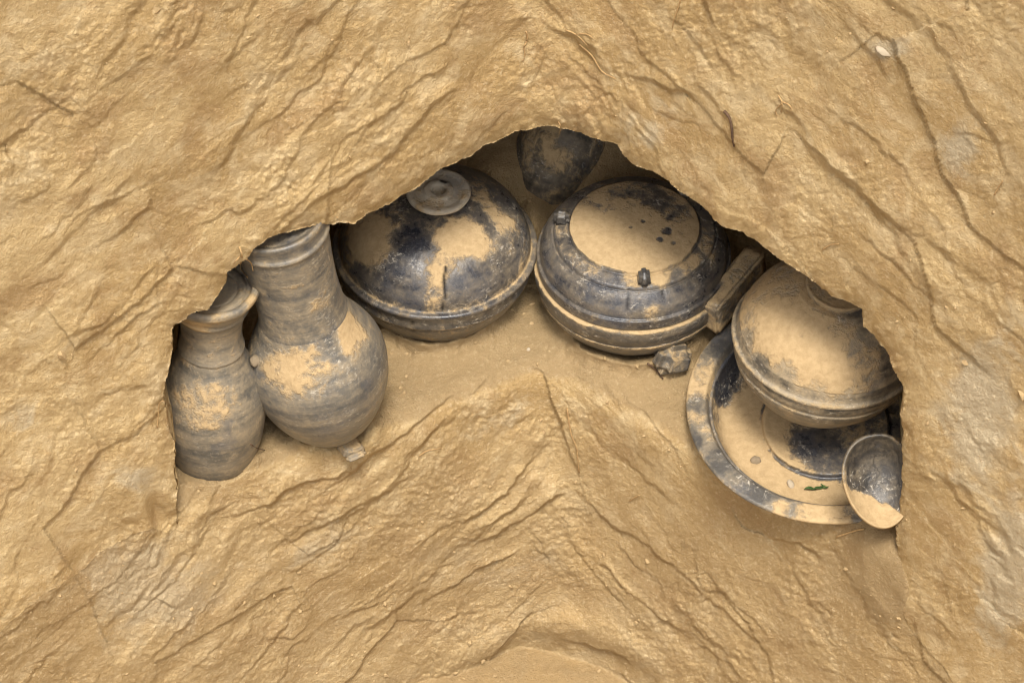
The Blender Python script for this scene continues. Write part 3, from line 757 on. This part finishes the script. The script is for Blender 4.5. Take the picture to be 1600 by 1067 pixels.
ROOTS = [
 ('root_tuft', 'little tuft of broken roots hanging from the overhang above the two jars', 'roots',
  [along([(374, 385), (379, 402), (376, 418), (388, 434)], [.001, .004, .006, .008]), along([(378, 402), (392, 410), (396, 424)], [.003, .006, .006], .0009), along([(376, 400), (366, 412), (370, 420)], [.003, .005, .005], .0008)], None),
 ('root_tuft', 'little root tuft on the overhang between large jar and knobbed bowl', 'roots',
  [along([(527, 340), (531, 352), (529, 361)], [.002, .005, .006], .0009), along([(530, 350), (540, 352), (545, 347)], [.004, .006, .006], .0008), along([(530, 350), (522, 356), (520, 362)], [.004, .006, .006], .0007)], None),
 ('hair_root', 'long pale hair root down the face below the sill at the corner', 'roots',
  [along([(886, 638), (889, 660), (893, 680), (901, 700), (903, 722), (905, 738)], [.003, .003, .003, .003, .003, .002], .0011, .0006)], None),
 ('hair_root', 'pale curling root on the smooth earth above the apex of the niche', 'roots',
  [along([(822, 50), (824, 62), (819, 75), (820, 88), (817, 96)], [.003] * 5, .0010)], None),
 ('hair_root', 'straight pale root at the top edge right of centre', 'roots',
  [along([(1063, 0), (1059, 14), (1054, 28), (1050, 44)], [.004] * 4, .0009)], None),
 ('twig', 'thin dark curved twig stuck to the wall above the tripod bowl', 'twig',
  [along([(1131, 174), (1139, 184), (1143, 200), (1144, 214), (1147, 229)], [.002, .003, .003, .003, .002], .0016, .0012)], 'T'),
 ('hair_root', 'short pale root curled on the wall above the tilted bowl', 'roots',
  [along([(1285, 390), (1297, 383), (1310, 381)], [.003] * 3, .0008)], None),
 ('hair_root', 'thin root loop on the left edge of the niche beside the smaller jar', 'roots',
  [along([(246, 668), (248, 645), (250, 630), (258, 626), (266, 633)], [.002, .004, .006, .006, .006], .0008)], None),
 ('straw', 'pale straw lying on the mud under the dish rim beside the ladle', 'straw',
  [along([(1307, 838), (1322, 833), (1338, 828), (1350, 826)], [.003] * 4, .0014, .0009)], None),
 ('hair_root', 'short pale root sticking up on the lower face right of the corner', 'roots',
  [along([(983, 783), (991, 777), (999, 773)], [.002, .004, .006], .0008)], None),
 ('hair_root', 'fine pale root on the wall at the far right edge', 'roots',
  [along([(1553, 305), (1560, 292), (1566, 283)], [.004] * 3, .0008)], None),
 ('twig', 'dark splinter lying on the floor under the tripod bowl leg', 'twig',
  [along([(1012, 568), (1025, 578), (1036, 592)], [.003] * 3, .0014, .0008)], 'T'),
 ('straw', 'dark thread of straw on the floor right of the smaller jar', 'straw',
  [along([(392, 694), (402, 700), (414, 703)], [.002] * 3, .0009)], 'T'),
]
ROOTS += [
 ('hair_root', 'fine root hair hanging from the lip at the apex of the niche', 'roots', [along([(872, 190), (876, 200), (873, 212)], [.004, .006, .010], .0007)], None),
 ('hair_root', 'fine root hair hanging from the lip above the tripod bowl lid', 'roots', [along([(934, 208), (930, 220), (936, 230)], [.004, .006, .010], .0007)], None),
 ('hair_root', 'thin root along the dark groove at upper centre, lower of two', 'roots', [along([(905, 70), (925, 88), (940, 112), (962, 124)], [.003] * 4, .0010)], None),
 ('hair_root', 'thin forked root along the dark groove at upper centre, upper of two', 'roots', [along([(884, 48), (900, 55), (918, 72)], [.003] * 3, .0009), along([(900, 55), (915, 54), (926, 60)], [.003] * 3, .0007)], None),
 ('hair_root', 'pale root lying on the lower face left of the corner', 'roots', [along([(655, 712), (668, 704), (690, 700)], [.003] * 3, .0008)], None),
 ('root_tuft', 'small fibrous root clump on the right wall above the twig', 'roots', [along([(1216, 150), (1222, 162), (1220, 176)], [.003] * 3, .0009), along([(1222, 160), (1234, 166), (1238, 178)], [.003] * 3, .0008), along([(1222, 162), (1212, 172), (1214, 182)], [.003] * 3, .0007)], None)]
for nm, lb, ct, stv, mt in ROOTS: root(nm, lb, ct, stv, M_TWIG if mt == 'T' else None)

def stone(name, u, v, rpx, label, cat, mat, flat=.6, seed=0, sink=.3, rot=0.0, asp=1.0):
    import bmesh
    bm = bmesh.new(); bmesh.ops.create_icosphere(bm, subdivisions=3, radius=1)
    R = rpx * PX
    for p in bm.verts:
        q = p.co.copy()
        k = 1 + .22 * float(pn(np.array([q.x * 1.3 + seed]), np.array([q.y * 1.3 + q.z * 1.1]), seed)[0]) + .10 * float(pn(np.array([q.x * 3 + seed]), np.array([q.y * 3 + q.z * 2.2]), seed + 3)[0])
        p.co = Vector((q.x * k * asp, q.y * k, q.z * k * flat)) * R
    me = bpy.data.meshes.new(name); bm.to_mesh(me); bm.free(); me.materials.append(mat)
    me.polygons.foreach_set('use_smooth', np.full(len(me.polygons), True))
    o = bpy.data.objects.new(name, me); C.objects.link(o)
    o.location = surf(u, v) + NRM * R * flat * (1 - 2 * sink) * .5
    o.rotation_euler = (math.radians(44), 0, rot)
    return tag(o, label, cat)

stone('pebble', 400, 564, 9, 'pale lump of dried mud wedged between the two jars', 'pebble', M_STONE, .8, 3)
stone('pebble', 384, 541, 9, 'greyish lump above the paler one between the two jars', 'pebble', M_STONE, .7, 5)
stone('pebble', 1236, 757, 9, 'cream flake lying in the mud of the dish', 'flake', M_WSTONE, .4, 7, .2, .9, .6)
stone('stone', 1382, 80, 7, 'pale grey stone embedded high in the right wall', 'stone', M_WSTONE, .5, 9, .85, -.5, 1.7)
stone('pebble', 1181, 720, 8, 'small mud lump left of centre in the dish', 'pebble', M_STONE, .5, 11, .4)
stone('pebble', 826, 546, 3, 'tiny pale pebble on the floor under the tripod bowl', 'pebble', M_WSTONE, .7, 13)
stone('stone', 395, 757, 15, 'grey-buff stone in the wall left', 'stone', M_STONE, .4, 15, .6) if False else None

def leaf():
    t = thing('leaf', 'crumpled green leaf scrap lying in the dish near the cup', 'leaf', surf(1276, 762, .002))
    for k, (du, dv_, ln, wd, an) in enumerate([(-10, 2, 15, 6, .1), (4, 0, 16, 6, .5), (12, -2, 10, 5, -.4)]):
        P = surf(1276 + du, 762 + dv_, .0025) - t.location
        co_ = []; 
        for i in range(7):
            q = i / 6; ww = wd * PX * math.sin(math.pi * min(.97, q * .9 + .05))
            for s in (-1, 0, 1):
                x_, y_ = (q - .5) * ln * PX * 1.3, s * ww * .5
                co_.append(P + Vector((x_ * math.cos(an) - y_ * math.sin(an), x_ * math.sin(an) + y_ * math.cos(an), .0012 * abs(s) + .002 * math.sin(q * 5 + k))))
        fa_ = [(i * 3 + s, i * 3 + s + 1, i * 3 + s + 4, i * 3 + s + 3) for i in range(6) for s in (0, 1)]
        o = mesh_np('blade', np.array([list(p) for p in co_]), np.array(fa_), M_LEAF, t)
        sm = o.modifiers.new('thick', 'SOLIDIFY'); sm.thickness = .0004
leaf()

# ------------------------------------------------------------------ loose crumbs of earth lying on the ledge, the pit floor and the broken faces
def crumbs():
    import bmesh
    bm = bmesh.new(); bmesh.ops.create_icosphere(bm, subdivisions=1, radius=1)
    sv = np.array([v.co[:] for v in bm.verts]); sf = np.array([[v.index for v in f.verts] for f in bm.faces]); bm.free()
    r = np.random.default_rng(3); flat = NB.ravel(); fm = smoothB.ravel(); dd = D.ravel()
    cand = np.where((dd < -.004) & (np.abs(X.ravel()) < .64) & (W.ravel() > -.45))[0]
    wgt = .25 + .9 * (fm[cand] > .3) * (1 - .5 * (fm[cand] > .97)); wgt *= sstep(-.3, .5, fbm(X.ravel()[cand] * 12, W.ravel()[cand] * 12, 3, 120)) + .25
    pick = r.choice(cand, 1300, p=wgt / wgt.sum())
    dr_ = np.hypot(X.ravel()[pick] - pP.x, (W * SE - NB * CE).ravel()[pick] - pP.y); pick = pick[dr_ > .165]
    pos = [coB[pick]]
    candF = np.where((dd > .002) & (np.abs(X.ravel()) < .64) & (np.abs(W.ravel()) < .41))[0]
    wf = (sstep(.1, .6, fbm(X.ravel()[candF] * 10, W.ravel()[candF] * 10, 3, 41)) + .05)
    pf = r.choice(candF, 260, p=wf / wf.sum()); pos.append(coF[pf]); pos = np.concatenate(pos)
    k = len(pos); size = .0007 + .0022 * r.random(k) ** 4
    size[r.random(k) < .015] *= 1.8
    V = sv[None] * (1 + .34 * r.standard_normal((k, len(sv), 1))) * size[:, None, None] * (.7 + .6 * r.random((k, 1, 3)))
    V = V + pos[:, None] + np.array(NRM)[None, None] * (size * .25)[:, None, None]
    Fq = sf[None] + (np.arange(k) * len(sv))[:, None, None]
    o = mesh_np('earth_crumbs', V.reshape(-1, 3), Fq.reshape(-1, 3), M_CLOD, smooth=False)
    o['kind'] = 'stuff'; o['label'] = 'loose crumbs of yellow earth scattered over ledge and walls'; o['category'] = 'soil crumbs'
crumbs()
